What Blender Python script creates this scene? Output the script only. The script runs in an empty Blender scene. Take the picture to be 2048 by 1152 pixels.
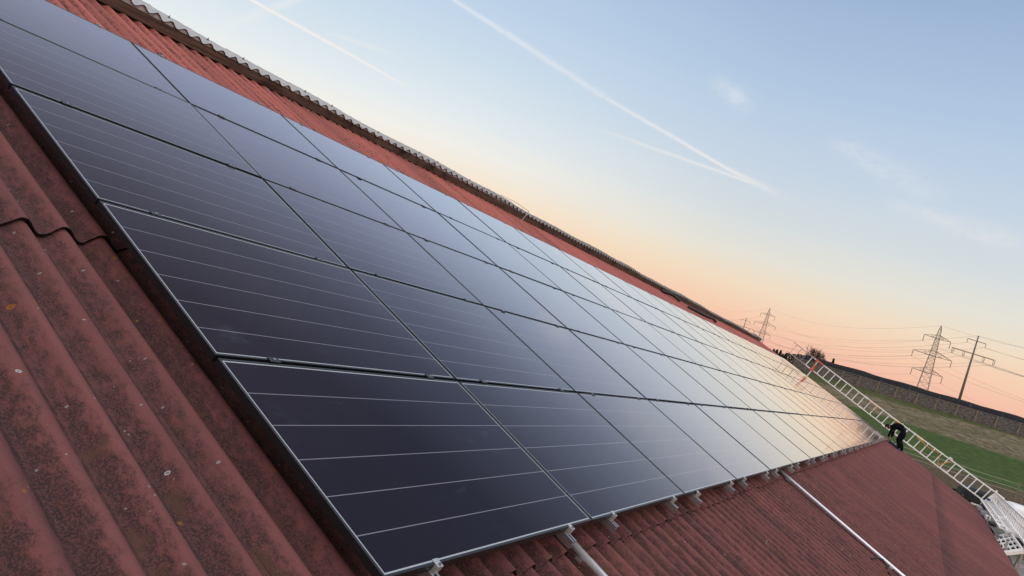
import bpy, bmesh, math, random
from mathutils import Vector, Matrix, Quaternion
random.seed(7)
scene = bpy.context.scene
COL = scene.collection
R = math.radians
S = R(22.0)
PU, PV = 1.7977, 1.154
PW, PH = 1.780, 1.134          # module size
NROW, NCOL = 5, 21
WAVE, AMP = 0.186, 0.0315
U0, U1 = -8.0, 40.6            # roof ends
NC = -0.1825                    # mid-height of the corrugation below the glass plane
UPH = 0.075                    # crest position

def uvn(u, v, n):
    return Vector((u, v*math.cos(S) - n*math.sin(S), v*math.sin(S) + n*math.cos(S)))

# ------------------------------------------------------------------ helpers
class MB:
    def __init__(s): s.v=[]; s.f=[]; s.m=[]
    def quad(s, a, b, c, d, mi=0):
        i=len(s.v); s.v += [tuple(a),tuple(b),tuple(c),tuple(d)]; s.f.append((i,i+1,i+2,i+3)); s.m.append(mi)
    def box(s, c, size, rot=None, mi=0):
        hx,hy,hz=[q*.5 for q in size]; i=len(s.v); c=Vector(c)
        for x in (-hx,hx):
            for y in (-hy,hy):
                for z in (-hz,hz):
                    p=Vector((x,y,z))
                    if rot is not None: p = rot @ p
                    s.v.append(tuple(p+c))
        for q in ((0,1,3,2),(4,6,7,5),(0,4,5,1),(2,3,7,6),(0,2,6,4),(1,5,7,3)):
            s.f.append(tuple(i+k for k in q)); s.m.append(mi)
    def span(s, p0, p1, mi=0):
        c=[(a+b)*.5 for a,b in zip(p0,p1)]; d=[abs(a-b) for a,b in zip(p0,p1)]
        s.box(c,d,mi=mi)
    def beam(s, p, q, w, h=None, mi=0, up=(0,0,1)):
        p=Vector(p); q=Vector(q); d=q-p; L=d.length
        if L<1e-6: return
        x=d.normalized(); up=Vector(up)
        if abs(x.dot(up))>.98: up=Vector((0,1,0))
        y=up.cross(x).normalized(); z=x.cross(y)
        M=Matrix((x,y,z)).transposed()
        s.box((p+q)*.5,(L,w,h or w),M,mi)
    def tube(s, pts, r, seg=6, cap=True, mi=0):
        pts=[Vector(p) for p in pts]; n=len(pts)
        rs = r if isinstance(r,(list,tuple)) else [r]*n
        base=len(s.v); prev=None
        for k,p in enumerate(pts):
            d=(pts[min(k+1,n-1)]-pts[max(k-1,0)]).normalized()
            if prev is None:
                a=Vector((0,0,1)) if abs(d.z)<.9 else Vector((1,0,0))
                prev=d.cross(a).normalized()
            else:
                prev=(prev-d*prev.dot(d)).normalized()
            b=d.cross(prev)
            for j in range(seg):
                t=2*math.pi*j/seg
                s.v.append(tuple(p+(prev*math.cos(t)+b*math.sin(t))*rs[k]))
        for k in range(n-1):
            for j in range(seg):
                a=base+k*seg+j; b=base+k*seg+(j+1)%seg
                s.f.append((a,b,b+seg,a+seg)); s.m.append(mi)
        if cap:
            s.f.append(tuple(base+j for j in reversed(range(seg)))); s.m.append(mi)
            s.f.append(tuple(base+(n-1)*seg+j for j in range(seg))); s.m.append(mi)
    def build(s, name, mat, parent=None, smooth=False, loc=None, rot=None, fix=False):
        me=bpy.data.meshes.new(name); me.from_pydata(s.v,[],s.f)
        mats = mat if isinstance(mat,(list,tuple)) else [mat]
        for m in mats: me.materials.append(m)
        if len(mats)>1:
            me.polygons.foreach_set('material_index', s.m)
        if smooth: me.polygons.foreach_set('use_smooth',[True]*len(s.f))
        me.update()
        if fix:
            bm=bmesh.new(); bm.from_mesh(me); bmesh.ops.recalc_face_normals(bm,faces=bm.faces); bm.to_mesh(me); bm.free()
        o=bpy.data.objects.new(name,me); COL.objects.link(o)
        if parent: o.parent=parent
        if loc is not None: o.location=loc
        if rot is not None: o.rotation_euler=rot
        return o

def tag(o, label=None, cat=None, group=None, kind=None):
    if label: o['label']=label
    if cat: o['category']=cat
    if group: o['group']=group
    if kind: o['kind']=kind
    return o
def empty(name, loc=(0,0,0), rot=(0,0,0)):
    o=bpy.data.objects.new(name,None); COL.objects.link(o); o.location=loc; o.rotation_euler=rot
    o.empty_display_size=.2
    return o
def copy_tree(o, parent=None):
    c=o.copy(); COL.objects.link(c)
    if parent: c.parent=parent
    for ch in [x for x in bpy.data.objects if x.parent==o]: copy_tree(ch,c)
    return c
def rbox(name, c, size, r, mat, parent=None, seg=2, rot=None):
    bm=bmesh.new(); bmesh.ops.create_cube(bm,size=1)
    for v in bm.verts: v.co=Vector((v.co.x*size[0],v.co.y*size[1],v.co.z*size[2]))
    bmesh.ops.bevel(bm,geom=bm.edges[:],offset=r,segments=seg,affect='EDGES',profile=.5)
    me=bpy.data.meshes.new(name); bm.to_mesh(me); bm.free(); me.materials.append(mat)
    for p in me.polygons: p.use_smooth=True
    o=bpy.data.objects.new(name,me); COL.objects.link(o); o.location=c
    if rot: o.rotation_euler=rot
    if parent: o.parent=parent
    return o

# node helper
class NT:
    def __init__(s, tree): s.t=tree; s.n=tree.nodes; s.l=tree.links
    def node(s, ty, **k):
        n=s.n.new(ty)
        for a,b in k.items(): setattr(n,a,b)
        return n
    def put(s, sock, v):
        if isinstance(v, bpy.types.NodeSocket): s.l.new(v,sock)
        elif v is not None:
            if isinstance(v,(tuple,list)) and len(v)==3 and sock.type=='RGBA': v=(*v,1)
            sock.default_value=v
    def math(s, op, a, b=None, c=None, clamp=False):
        n=s.node('ShaderNodeMath',operation=op,use_clamp=clamp)
        s.put(n.inputs[0],a)
        if b is not None: s.put(n.inputs[1],b)
        if c is not None: s.put(n.inputs[2],c)
        return n.outputs[0]
    def vmath(s, op, a, b=None, out=0):
        n=s.node('ShaderNodeVectorMath',operation=op)
        s.put(n.inputs[0],a)
        if b is not None: s.put(n.inputs[3 if op=='SCALE' else 1],b)
        return n.outputs['Value'] if op in('DOT_PRODUCT','LENGTH') else n.outputs[0]
    def smooth(s, x, a, b):
        n=s.node('ShaderNodeMapRange',interpolation_type='SMOOTHSTEP')
        s.put(n.inputs[0],x); n.inputs[1].default_value=a; n.inputs[2].default_value=b
        return n.outputs[0]
    def mix(s, f, a, b, ty='MIX'):
        n=s.node('ShaderNodeMix',data_type='RGBA',blend_type=ty)
        s.put(n.inputs['Factor'],f); s.put(n.inputs[6],a); s.put(n.inputs[7],b)
        return n.outputs[2]
    def noise(s, vec, scale, detail=3, rough=.55, out='Fac'):
        n=s.node('ShaderNodeTexNoise'); s.put(n.inputs['Vector'],vec)
        n.inputs['Scale'].default_value=scale; n.inputs['Detail'].default_value=detail; n.inputs['Roughness'].default_value=rough
        return n.outputs[out]
    def mapping(s, vec, scale=(1,1,1), loc=(0,0,0), rot=(0,0,0)):
        n=s.node('ShaderNodeMapping'); s.put(n.inputs[0],vec)
        n.inputs['Scale'].default_value=scale; n.inputs['Location'].default_value=loc; n.inputs['Rotation'].default_value=rot
        return n.outputs[0]
    def ramp(s, f, stops):
        n=s.node('ShaderNodeValToRGB'); s.put(n.inputs[0],f); e=n.color_ramp.elements
        while len(e)<len(stops): e.new(1)
        for q,(p,c) in zip(e,stops): q.position=p; q.color=(*c,1)
        return n.outputs[0]
    def sep(s, vec):
        n=s.node('ShaderNodeSeparateXYZ'); s.put(n.inputs[0],vec); return n.outputs
    def bump(s, h, strength=.3, dist=.01):
        n=s.node('ShaderNodeBump'); n.inputs['Strength'].default_value=strength; n.inputs['Distance'].default_value=dist
        s.put(n.inputs['Height'],h); return n.outputs[0]

def material(name):
    m=bpy.data.materials.new(name); m.use_nodes=True
    nt=NT(m.node_tree); b=m.node_tree.nodes['Principled BSDF']
    tc=nt.node('ShaderNodeTexCoord')
    return m, nt, b, tc.outputs['Object']
def setp(nt, b, **k):
    names=dict(color='Base Color',rough='Roughness',metal='Metallic',ior='IOR',normal='Normal',spec='Specular IOR Level',trans='Transmission Weight',alpha='Alpha',coat='Coat Weight')
    for a,v in k.items(): nt.put(b.inputs[names[a]],v)
def simple(name, col, rough=.5, metal=0, var=.15, scale=6, bump=0.0, spec=.5):
    m,nt,b,oc=material(name)
    n=nt.noise(oc,scale,4)
    k=nt.math('MULTIPLY_ADD',n,2*var,1-var)
    c=nt.vmath('SCALE',Vector(col),k)
    setp(nt,b,color=c,rough=nt.math('MULTIPLY_ADD',n,.2,rough-.1),metal=metal,spec=spec)
    if bump: setp(nt,b,normal=nt.bump(nt.noise(oc,scale*6,4),bump,.01))
    return m

# ------------------------------------------------------------------ camera
RW = ((0.47055930908447263,-0.8306147890116149,0.2977465514647216),
      (0.1581379567598793,-0.2525895477797758,-0.9545632021947099),
      (0.8680819795766723,0.49626363218313563,0.012493362503624483))
CW = Vector((-2.1008088998172947,-1.3287895779119379,0.9999787603416701))
cam=bpy.data.cameras.new('camera'); co=bpy.data.objects.new('camera',cam); COL.objects.link(co)
r,d,f=[Vector(q) for q in RW]
M=Matrix.Identity(4)
for i in range(3): M[i][0]=r[i]; M[i][1]=-d[i]; M[i][2]=-f[i]; M[i][3]=CW[i]
co.matrix_world=M
cam.sensor_width=36; cam.lens=1523.2632054660828/2048*36
cam.clip_start=.05; cam.clip_end=20000
scene.camera=co

# ------------------------------------------------------------------ sky
SUN_AZ, SUN_EL = 62.0, 1.5
def srgb(c):
    return tuple((q/255/12.92 if q/255<=.04045 else ((q/255+.055)/1.055)**2.4) for q in c)
def aed(az, el):
    az,el=R(az),R(el); return Vector((math.cos(el)*math.cos(az),math.cos(el)*math.sin(az),math.sin(el)))
world=bpy.data.worlds.new('World'); scene.world=world; world.use_nodes=True
wt=NT(world.node_tree); wt.n.clear()
g=wt.node('ShaderNodeTexCoord').outputs['Generated']
dirv=wt.vmath('NORMALIZE',g)
x,y,z=wt.sep(dirv)
el=wt.math('MULTIPLY',wt.math('ARCSINE',z),180/math.pi/90.0)      # 0..1 for 0..90 degrees
soft=wt.noise(wt.mapping(dirv,(2,2,9)),1.6,3)
el=wt.math('ADD',el,wt.math('MULTIPLY_ADD',soft,.012,-.006))
def rampel(stops): return wt.ramp(el,[(e/90.0,srgb(c)) for e,c in stops])
away=rampel([(0,(226,160,148)),(1.6,(238,180,163)),(2.6,(245,191,168)),(4,(247,206,177)),(6,(241,221,195)),(8,(230,226,214)),(10.5,(215,221,223)),(14,(200,214,228)),(20,(178,200,226)),(27,(155,179,212)),(33,(140,160,198)),(44,(150,162,194)),(62,(238,230,228)),(90,(244,238,234))])
sunw=rampel([(0,(250,180,120)),(2.5,(252,193,150)),(4.5,(253,212,172)),(7,(250,231,207)),(9.5,(243,241,234)),(12,(226,235,240)),(16,(205,222,236)),(20,(190,210,233)),(27,(174,193,223)),(36,(178,192,218)),(46,(180,188,208)),(65,(238,230,228)),(90,(244,238,234))])
back=rampel([(0,(190,165,165)),(4,(232,200,190)),(10,(248,224,208)),(20,(246,232,222)),(40,(242,236,232)),(90,(244,238,234))])  # unseen sky behind the camera, made warm and bright as fill light
sd=aed(SUN_AZ,0)
hx=wt.vmath('NORMALIZE',wt.vmath('MULTIPLY',dirv,Vector((1,1,0))))
cosaz=wt.vmath('DOT_PRODUCT',hx,sd)
t_sun=wt.smooth(cosaz,.66,.97)
t_back=wt.smooth(wt.math('MULTIPLY',cosaz,-1),-.1,.7)
sky=wt.mix(t_sun,away,sunw)
sky=wt.mix(t_back,sky,back)
# contrails and thin cloud, as streaks on the celestial sphere
wob=wt.noise(dirv,14,2,out='Color')
wob=wt.vmath('SCALE',wt.vmath('SUBTRACT',wob,Vector((.5,.5,.5))),.012)
wob2=wt.vmath('SCALE',wt.vmath('SUBTRACT',wt.noise(dirv,60,3,out='Color'),Vector((.5,.5,.5))),.004)
dw=wt.vmath('ADD',wt.vmath('ADD',dirv,wob),wob2)
grain=wt.noise(wt.mapping(dirv,(30,30,60)),1.5,5,.6)
def streak(a,b,w0,w1,i0,i1,fa=.12,fb=.2,v=None,patch=0.0):
    a=aed(*a); b=aed(*b); n=a.cross(b).normalized(); ab=b-a
    v=v or dw
    t=wt.math('DIVIDE',wt.math('SUBTRACT',wt.vmath('DOT_PRODUCT',v,ab),a.dot(ab)),ab.length_squared)
    tc=wt.math('ADD',t,0,clamp=True)
    w=wt.math('MULTIPLY_ADD',tc,R(w1-w0),R(w0))
    q=wt.math('DIVIDE',wt.math('ABSOLUTE',wt.vmath('DOT_PRODUCT',v,n)),w)
    gsn=wt.math('EXPONENT',wt.math('MULTIPLY',wt.math('MULTIPLY',q,q),-1.0))
    fade=wt.math('MULTIPLY',wt.smooth(t,-fa,fa),wt.math('SUBTRACT',1.0,wt.smooth(t,1-fb,1+fb)))
    inten=wt.math('MULTIPLY_ADD',tc,i1-i0,i0)
    o=wt.math('MULTIPLY',wt.math('MULTIPLY',gsn,fade),inten)
    if patch: o=wt.math('MULTIPLY',o,wt.smooth(grain,.5-patch,.5+patch*.6))
    return o
tot=None
near=wt.vmath('ADD',dirv,wt.vmath('SCALE',wob,.22))
for s_ in (streak((56,14.25),(48.5,13.43),.10,.11,.95,.95,.05,.01,near), streak((48.5,13.43),(41.9,12.42),.11,.09,.95,.5,.01,.15,near),
           streak((44,19.75),(35.98,18.23),.10,.19,.52,.48,.05,.02,near), streak((35.98,18.23),(27.34,16.09),.20,.22,.48,.34,.02,.03,near),
           streak((27.34,16.09),(17.32,13.59),.15,.11,.42,.72,.03,.01,near), streak((17.32,13.59),(12.6,12.55),.11,.30,.72,.10,.01,.3,near),
           streak((25.98,13.77),(14.4,12.93),.13,.10,.28,.6,.2,.12,near),
           streak((50.6,15.4),(54.6,11.7),.25,.4,.42,.22,.1,.25,near),
           streak((47.6,14.0),(43.5,14.15),.12,.2,.3,.22,.25,.3,near),
           streak((36,11.1),(27.5,9.8),.15,.2,.14,.14,.2,.3,near),
           streak((19.9,19.2),(17.0,18.15),.6,.75,.34,.40,.3,.3,None,.3),
           streak((10.3,16.9),(3.6,14.9),.6,1.0,.28,.24,.2,.3,None,.3),
           streak((5.4,13.75),(-2.6,12.5),.5,.7,.28,.32,.2,.3,None,.3)):
    tot=s_ if tot is None else wt.math('MAXIMUM',tot,s_)
warmth=wt.mix(wt.smooth(el,.08,.22),srgb((252,240,226)),srgb((238,240,243)))
sky=wt.mix(tot,sky,warmth)
below=wt.smooth(z,-.02,.0)
sky=wt.mix(below,srgb((95,90,85)),sky)
fill_gain=wt.math('ADD',1.0,wt.math('MAXIMUM',wt.math('MULTIPLY',wt.smooth(z,.62,.92),.75),wt.math('MULTIPLY',wt.math('MULTIPLY',t_back,wt.smooth(z,.0,.2)),.75)))  # extra brightness overhead and behind, added as fill for roof and ground
bg=wt.node('ShaderNodeBackground'); wt.put(bg.inputs[0],sky); wt.put(bg.inputs[1],fill_gain)
wo=wt.node('ShaderNodeOutputWorld'); wt.l.new(bg.outputs[0],wo.inputs[0])
sun=bpy.data.lights.new('sun','SUN'); sun.energy=.5; sun.angle=R(10); sun.color=(1,.72,.5)
so=bpy.data.objects.new('sun',sun); COL.objects.link(so)
so.rotation_euler=aed(SUN_AZ,SUN_EL).to_track_quat('Z','Y').to_euler()
scene.view_settings.view_transform='Standard'; scene.view_settings.look='None'
scene.view_settings.exposure=0; scene.view_settings.gamma=1

# ------------------------------------------------------------------ materials
def roof_material():
    m,nt,b,oc=material('weathered_red_fibre_cement')
    u,v,n=nt.sep(oc)
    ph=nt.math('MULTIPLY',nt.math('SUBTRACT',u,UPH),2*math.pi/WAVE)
    # grime sits on the near flank and in the valley of every wave
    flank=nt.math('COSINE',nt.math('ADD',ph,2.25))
    sheet=nt.math('FLOOR',nt.math('DIVIDE',nt.math('SUBTRACT',u,.09),WAVE))
    wn=nt.node('ShaderNodeTexWhiteNoise',noise_dimensions='1D'); nt.put(wn.inputs['W'],sheet)
    big=nt.noise(nt.mapping(oc,(2.2,1.1,0)),1.0,4,.6)
    fine=nt.noise(nt.mapping(oc,(1,.55,1)),30,6,.72)
    speck=nt.noise(oc,130,3,.6)
    q=nt.math('ADD',nt.math('MULTIPLY',flank,.42),nt.math('MULTIPLY',nt.math('SUBTRACT',fine,.5),2.6))
    q=nt.math('ADD',q,nt.math('MULTIPLY',nt.math('SUBTRACT',big,.48),1.5))
    q=nt.math('ADD',q,nt.math('MULTIPLY',nt.math('SUBTRACT',wn.outputs[0],.5),.22))
    low=nt.smooth(v,6.6,4.5)
    q=nt.math('SUBTRACT',q,nt.math('MULTIPLY',nt.math('SUBTRACT',1.0,low),.34))
    far=nt.smooth(u,6,22)
    dirt=nt.math('MULTIPLY',nt.smooth(q,-.22,.55),nt.math('MULTIPLY_ADD',far,-.45,.84))
    red=nt.mix(nt.noise(nt.mapping(oc,(3,.8,1)),2.2,4),(.108,.036,.036),(.182,.067,.066))
    red=nt.mix(nt.math('MULTIPLY',nt.smooth(v,5.2,6.2),.8),red,(.41,.125,.105))
    red=nt.mix(nt.math('MULTIPLY',nt.smooth(fine,.55,.75),.35),red,(.25,.105,.10))
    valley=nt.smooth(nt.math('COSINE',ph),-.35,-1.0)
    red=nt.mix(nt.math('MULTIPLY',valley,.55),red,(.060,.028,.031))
    stre=nt.noise(nt.mapping(oc,(1.5,.05,0)),1.0,5,.7)
    red=nt.mix(nt.math('MULTIPLY',nt.smooth(stre,.42,.66),.55),red,(.085,.036,.040))
    red=nt.mix(nt.math('MULTIPLY',nt.smooth(nt.noise(nt.mapping(oc,(.9,.12,0)),1.0,4,.6),.50,.66),.35),red,(.24,.085,.082))
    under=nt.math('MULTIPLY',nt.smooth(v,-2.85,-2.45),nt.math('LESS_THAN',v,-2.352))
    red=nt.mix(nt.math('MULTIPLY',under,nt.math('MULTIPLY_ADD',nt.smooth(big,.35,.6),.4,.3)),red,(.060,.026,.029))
    groove_shade=nt.smooth(nt.math('COSINE',nt.math('SUBTRACT',ph,math.pi*.86)),.90,.985)  # shade on the far valley side, painted into the colour as a dark line
    red=nt.mix(nt.math('MULTIPLY',groove_shade,nt.math('MULTIPLY_ADD',nt.smooth(fine,.40,.55),.45,.35)),red,(.018,.012,.012))
    brown=nt.mix(nt.smooth(speck,.42,.62),(.017,.012,.015),(.085,.036,.034))
    brown=nt.mix(nt.smooth(nt.noise(oc,7,2),.55,.7),brown,(.065,.034,.02))
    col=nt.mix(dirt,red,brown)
    # lichen
    def lichen(scale,thr,dens,off):
        vo=nt.node('ShaderNodeTexVoronoi'); nt.put(vo.inputs['Vector'],nt.mapping(nt.vmath('ADD',oc,nt.vmath('SCALE',nt.noise(oc,35,3,out='Color'),.012)),(1,1,.3),off))
        vo.inputs['Scale'].default_value=scale; vo.inputs['Randomness'].default_value=1
        cr,cg,cb=nt.sep(vo.outputs['Color'])
        sz=nt.math('MULTIPLY_ADD',cg,thr,thr*.35)
        d=nt.math('DIVIDE',vo.outputs['Distance'],sz)
        on=nt.math('GREATER_THAN',cr,1-dens)
        return nt.math('MULTIPLY',on,nt.smooth(d,1.0,.75)), nt.smooth(d,.15,.75)
    col=nt.mix(nt.smooth(nt.noise(oc,210,2),.70,.76),col,(.24,.17,.155))
    nearl=nt.smooth(u,3.5,.5)
    a,ring=lichen(9,.10,.30,(0,0,0)); col=nt.mix(nt.math('MULTIPLY',a,nearl),col,nt.mix(ring,(.07,.07,.07),(.34,.35,.36)))
    a,ring=lichen(13,.15,.22,(3.3,1.7,0)); col=nt.mix(nt.math('MULTIPLY',a,.85),col,nt.mix(ring,(.10,.035,.008),(.22,.09,.02)))
    a,ring=lichen(30,.17,.16,(1.3,4.7,0)); col=nt.mix(nt.math('MULTIPLY',a,.75),col,(.22,.215,.21))
    h=nt.math('ADD',nt.math('MULTIPLY',fine,1.0),nt.math('MULTIPLY',speck,.6))
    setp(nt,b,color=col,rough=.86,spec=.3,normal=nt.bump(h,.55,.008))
    return m
MAT_ROOF=roof_material()

def glass_material():
    m,nt,b,oc=material('solar_glass')
    u,v,n=nt.sep(oc)
    inner=lambda a,lo,hi,w: nt.math('MAXIMUM',nt.math('SUBTRACT',lo+w,a),nt.math('SUBTRACT',a,hi-w))
    edge=nt.math('GREATER_THAN',nt.math('MAXIMUM',inner(u,.012,PW-.012,.0075),inner(v,.012,PH-.012,.0075)),0)
    line=None
    for q in (.183,.369,.5555,.741,.926):
        k=nt.math('LESS_THAN',nt.math('ABSOLUTE',nt.math('SUBTRACT',v,q)),.0021)
        line=k if line is None else nt.math('MAXIMUM',line,k)
    oi=nt.node('ShaderNodeObjectInfo')
    rnd=oi.outputs['Random']
    off=nt.node('ShaderNodeCombineXYZ'); nt.put(off.inputs[0],nt.math('MULTIPLY',rnd,37)); nt.put(off.inputs[1],nt.math('MULTIPLY',rnd,91))
    p=nt.vmath('ADD',oc,off.outputs[0])
    dust=nt.noise(p,1.3,4,.6)
    sm=nt.math('MULTIPLY',nt.smooth(nt.noise(nt.mapping(p,(3,7,1),rot=(0,0,.7)),1.0,5,.65),.52,.70),nt.smooth(nt.noise(p,2.1,2),.52,.66))
    # finer cell structure: dark gaps across the strips
    cu=nt.math('ABSOLUTE',nt.math('SUBTRACT',nt.math('FRACT',nt.math('DIVIDE',u,.0915)),.5))
    cell=nt.mix(nt.math('GREATER_THAN',cu,.487),(.0066,.0060,.0118),(.005,.0045,.008))
    cell=nt.mix(nt.math('MULTIPLY',dust,.03),cell,(.25,.24,.26))
    cell=nt.mix(nt.math('MULTIPLY',sm,.05),cell,(.26,.34,.50))
    col=nt.mix(nt.math('MULTIPLY',line,.72),cell,(.23,.245,.29))
    col=nt.mix(edge,col,(.33,.375,.41))
    rg=nt.math('ADD',nt.math('MULTIPLY_ADD',dust,.03,.05),nt.math('MULTIPLY',sm,.10))
    # textured, coated cover glass: dull face-on, mirror-like at a grazing angle
    lw=nt.node('ShaderNodeLayerWeight'); lw.inputs['Blend'].default_value=.5
    fr=nt.ramp(lw.outputs['Facing'],[(0,(.02,)*3),(.45,(.03,)*3),(.60,(.052,)*3),(.68,(.132,)*3),(.74,(.275,)*3),(.80,(.52,)*3),(.86,(.79,)*3),(.92,(.96,)*3),(.97,(.99,)*3)])
    m.node_tree.nodes.remove(b)
    df=nt.node('ShaderNodeBsdfDiffuse'); nt.put(df.inputs[0],col)
    gs=nt.node('ShaderNodeBsdfGlossy'); nt.put(gs.inputs[0],nt.ramp(lw.outputs['Facing'],[(0,(1,.85,.92)),(.62,(1,.85,.90)),(.80,(1,.91,.925)),(.90,(.985,.955,.945)),(1,(.975,.955,.945))])); nt.put(gs.inputs['Roughness'],rg)
    mx=nt.node('ShaderNodeMixShader'); nt.put(mx.inputs[0],fr); nt.l.new(df.outputs[0],mx.inputs[1]); nt.l.new(gs.outputs[0],mx.inputs[2])
    out=[n for n in nt.n if n.type=='OUTPUT_MATERIAL'][0]; nt.l.new(mx.outputs[0],out.inputs[0])
    return m
MAT_GLASS=glass_material()
MAT_FRAME=simple('black_anodised_frame',(.008,.009,.011),.34,0,.1,12,spec=.42)
MAT_ALU=simple('bare_aluminium',(.48,.49,.51),.34,.92,.12,14)
MAT_GALV=simple('galvanised_steel',(.85,.87,.91),.25,.55,.12,22)
MAT_WHITEALU=simple('pale_painted_aluminium',(.90,.89,.86),.38,0,.06,5)
MAT_THINALU=simple('dull_aluminium',(.36,.33,.30),.5,0,.1,5)
MAT_STEEL=simple('dark_steel_bolt',(.25,.25,.26),.35,1,.1,40)
MAT_BLACK=simple('matt_black',(.012,.012,.013),.6,0,.2,20)
MAT_RUBBER=simple('black_rubber',(.02,.02,.02),.75,0,.2,20)
MAT_WHITE=simple('matt_white',(.75,.72,.66),.8,0,.1,30)
MAT_ORANGE=simple('orange_red_plastic',(.72,.13,.05),.45,0,.08,9)
MAT_STRAP=simple('ochre_strap',(.62,.30,.09),.7,0,.15,20)
MAT_CORD=simple('pale_cord',(.46,.46,.38),.8,0,.15,20)
MAT_PYLON=simple('grey_brown_steel',(.36,.295,.245),.6,0,.12,2)
MAT_INSUL=simple('pale_brown_insulator',(.22,.18,.16),.5,0,.1,2)
MAT_CABLE=simple('weathered_conductor',(.50,.42,.36),.6,0,.05,1)
MAT_CONCRETE=simple('grey_concrete',(.33,.33,.335),.85,0,.25,3,.3)

def wood_material(name,c0,c1):
    m,nt,b,oc=material(name)
    gr=nt.noise(nt.mapping(oc,(1.2,30,30)),1.5,5,.65)
    c=nt.mix(nt.smooth(gr,.3,.7),c0,c1)
    bl=nt.noise(oc,2.0,3)
    c=nt.mix(nt.smooth(bl,.5,.75),c,tuple(q*.6 for q in c0))
    setp(nt,b,color=c,rough=.85,spec=.2,normal=nt.bump(gr,.4,.01))
    return m
MAT_BOARD=wood_material('old_brown_board',(.055,.035,.028),(.15,.10,.08))
MAT_POST=wood_material('grey_timber',(.14,.11,.085),(.30,.25,.19))

def cap_material():
    m,nt,b,oc=material('pale_translucent_corrugated_sheet')
    n1=nt.noise(oc,5,4); n2=nt.noise(oc,45,4,.7)
    c=nt.mix(n1,(.25,.265,.28),(.42,.44,.455))
    c=nt.mix(nt.math('MULTIPLY',nt.smooth(n2,.5,.75),.55),c,(.14,.12,.10))
    u,_,_=nt.sep(oc)
    c=nt.mix(nt.math('MULTIPLY',nt.smooth(u,4,15),.85),c,(.12,.105,.095))
    setp(nt,b,color=c,rough=.5)
    return m
MAT_CAP=cap_material()

# ------------------------------------------------------------------ barn
ROT=(S,0,0)
barn=empty('barn',(0,0,0)); tag(barn,'long barn under a weathered red corrugated roof with pale ridge capping','barn')
def wave(u, ph=0): return AMP*math.cos(2*math.pi*(u-UPH)/WAVE+ph)
LAPS=[-4.66,-2.36,-0.06,2.21,4.47]
VR=8.0
def corrugated(mb, ua, ub, va, vb, low, high, thick=.010, nv=2, seg=10, dn=0.0):
    """one sheet; low/high: lift at its lower and upper edge"""
    n=max(2,int(round((ub-ua)/WAVE*seg)))
    base=len(mb.v)
    jl=[random.uniform(-.004,.004) for _ in range(n+1)]
    for i in range(n+1):
        u=ua+(ub-ua)*i/n
        w=wave(u)
        for j in range(nv+1):
            t=j/nv; v=va+(vb-va)*t
            if j==0: v+=jl[i]+.004*math.sin(u*9)
            h=NC+w+low*(1-t)+high*t+dn
            mb.v.append((u,v,h)); mb.v.append((u,v,h-thick))
    def idx(i,j,k): return base+(i*(nv+1)+j)*2+k
    for i in range(n):
        for j in range(nv):
            mb.f.append((idx(i,j,0),idx(i+1,j,0),idx(i+1,j+1,0),idx(i,j+1,0))); mb.m.append(0)
            mb.f.append((idx(i,j,1),idx(i,j+1,1),idx(i+1,j+1,1),idx(i+1,j,1))); mb.m.append(0)
        mb.f.append((idx(i,0,0),idx(i,0,1),idx(i+1,0,1),idx(i+1,0,0))); mb.m.append(1)
    for i in (0,n):
        for j in range(nv):
            mb.f.append((idx(i,j,0),idx(i,j+1,0),idx(i,j+1,1),idx(i,j,1)) if i==0 else (idx(i,j,0),idx(i,j,1),idx(i,j+1,1),idx(i,j+1,0))); mb.m.append(0)
rf=MB()
SW=WAVE*6
for c,va in enumerate(LAPS):
    vb=(LAPS[c+1]+.16) if c+1<len(LAPS) else VR-.12
    k=0; ua=U0
    while ua<U1-.05:
        ub=min(ua+SW+.05,U1)
        corrugated(rf,ua,ub,va+random.uniform(-.012,.012),vb,.017+random.uniform(0,.008),-.002,dn=.001*(k%2),seg=12 if ua<6 else 8)
        ua+=SW; k+=1
MAT_MOSS=simple('black_mossy_edge',(.012,.010,.009),.95,0,.5,40,.5,spec=.1)
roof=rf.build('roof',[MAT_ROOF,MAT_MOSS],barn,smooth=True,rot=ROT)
ms=roof.modifiers.new('edge','EDGE_SPLIT'); ms.split_angle=R(50)
# far slope, seen only from the other side
bk=MB(); apex=uvn(0,VR,-.15)
bs=MB(); corrugated(bs,U0,U1,-12.6,-.02,0,0,seg=6)
bo=bs.build('roof',[MAT_ROOF,MAT_MOSS],barn,smooth=True); bo.rotation_euler=(S,0,math.pi); bo.location=(U1+U0,apex.y,apex.z+.02)
# walls
MAT_PLASTER=simple('pale_render',(.45,.43,.39),.9,0,.15,2,.2)
zl=-4.8; e=uvn(0,-4.2,-.3); e2=(apex.y*2-e.y)
wl=MB()
wl.span((U0+.5,e.y,zl),(U1-.5,e.y+.25,e.z))
wl.span((U0+.5,e2-.25,zl),(U1-.5,e2,e.z))
for xx in (U0+.5,U1-.75):
    i=len(wl.v)
    pts=[(e.y+.25,zl),(e2-.25,zl),(e2-.25,e.z-.02),(apex.y,apex.z-.25),(e.y+.25,e.z-.02)]
    for X in (xx,xx+.25):
        for (Y,Z) in pts: wl.v.append((X,Y,Z))
    wl.f += [tuple(i+k for k in reversed(range(5))),tuple(i+5+k for k in range(5))]; wl.m+=[0,0]
    for k in range(5):
        a=i+k; b_=i+(k+1)%5; wl.f.append((a,b_,b_+5,a+5)); wl.m.append(0)
wl.build('wall',MAT_PLASTER,barn)
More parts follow.
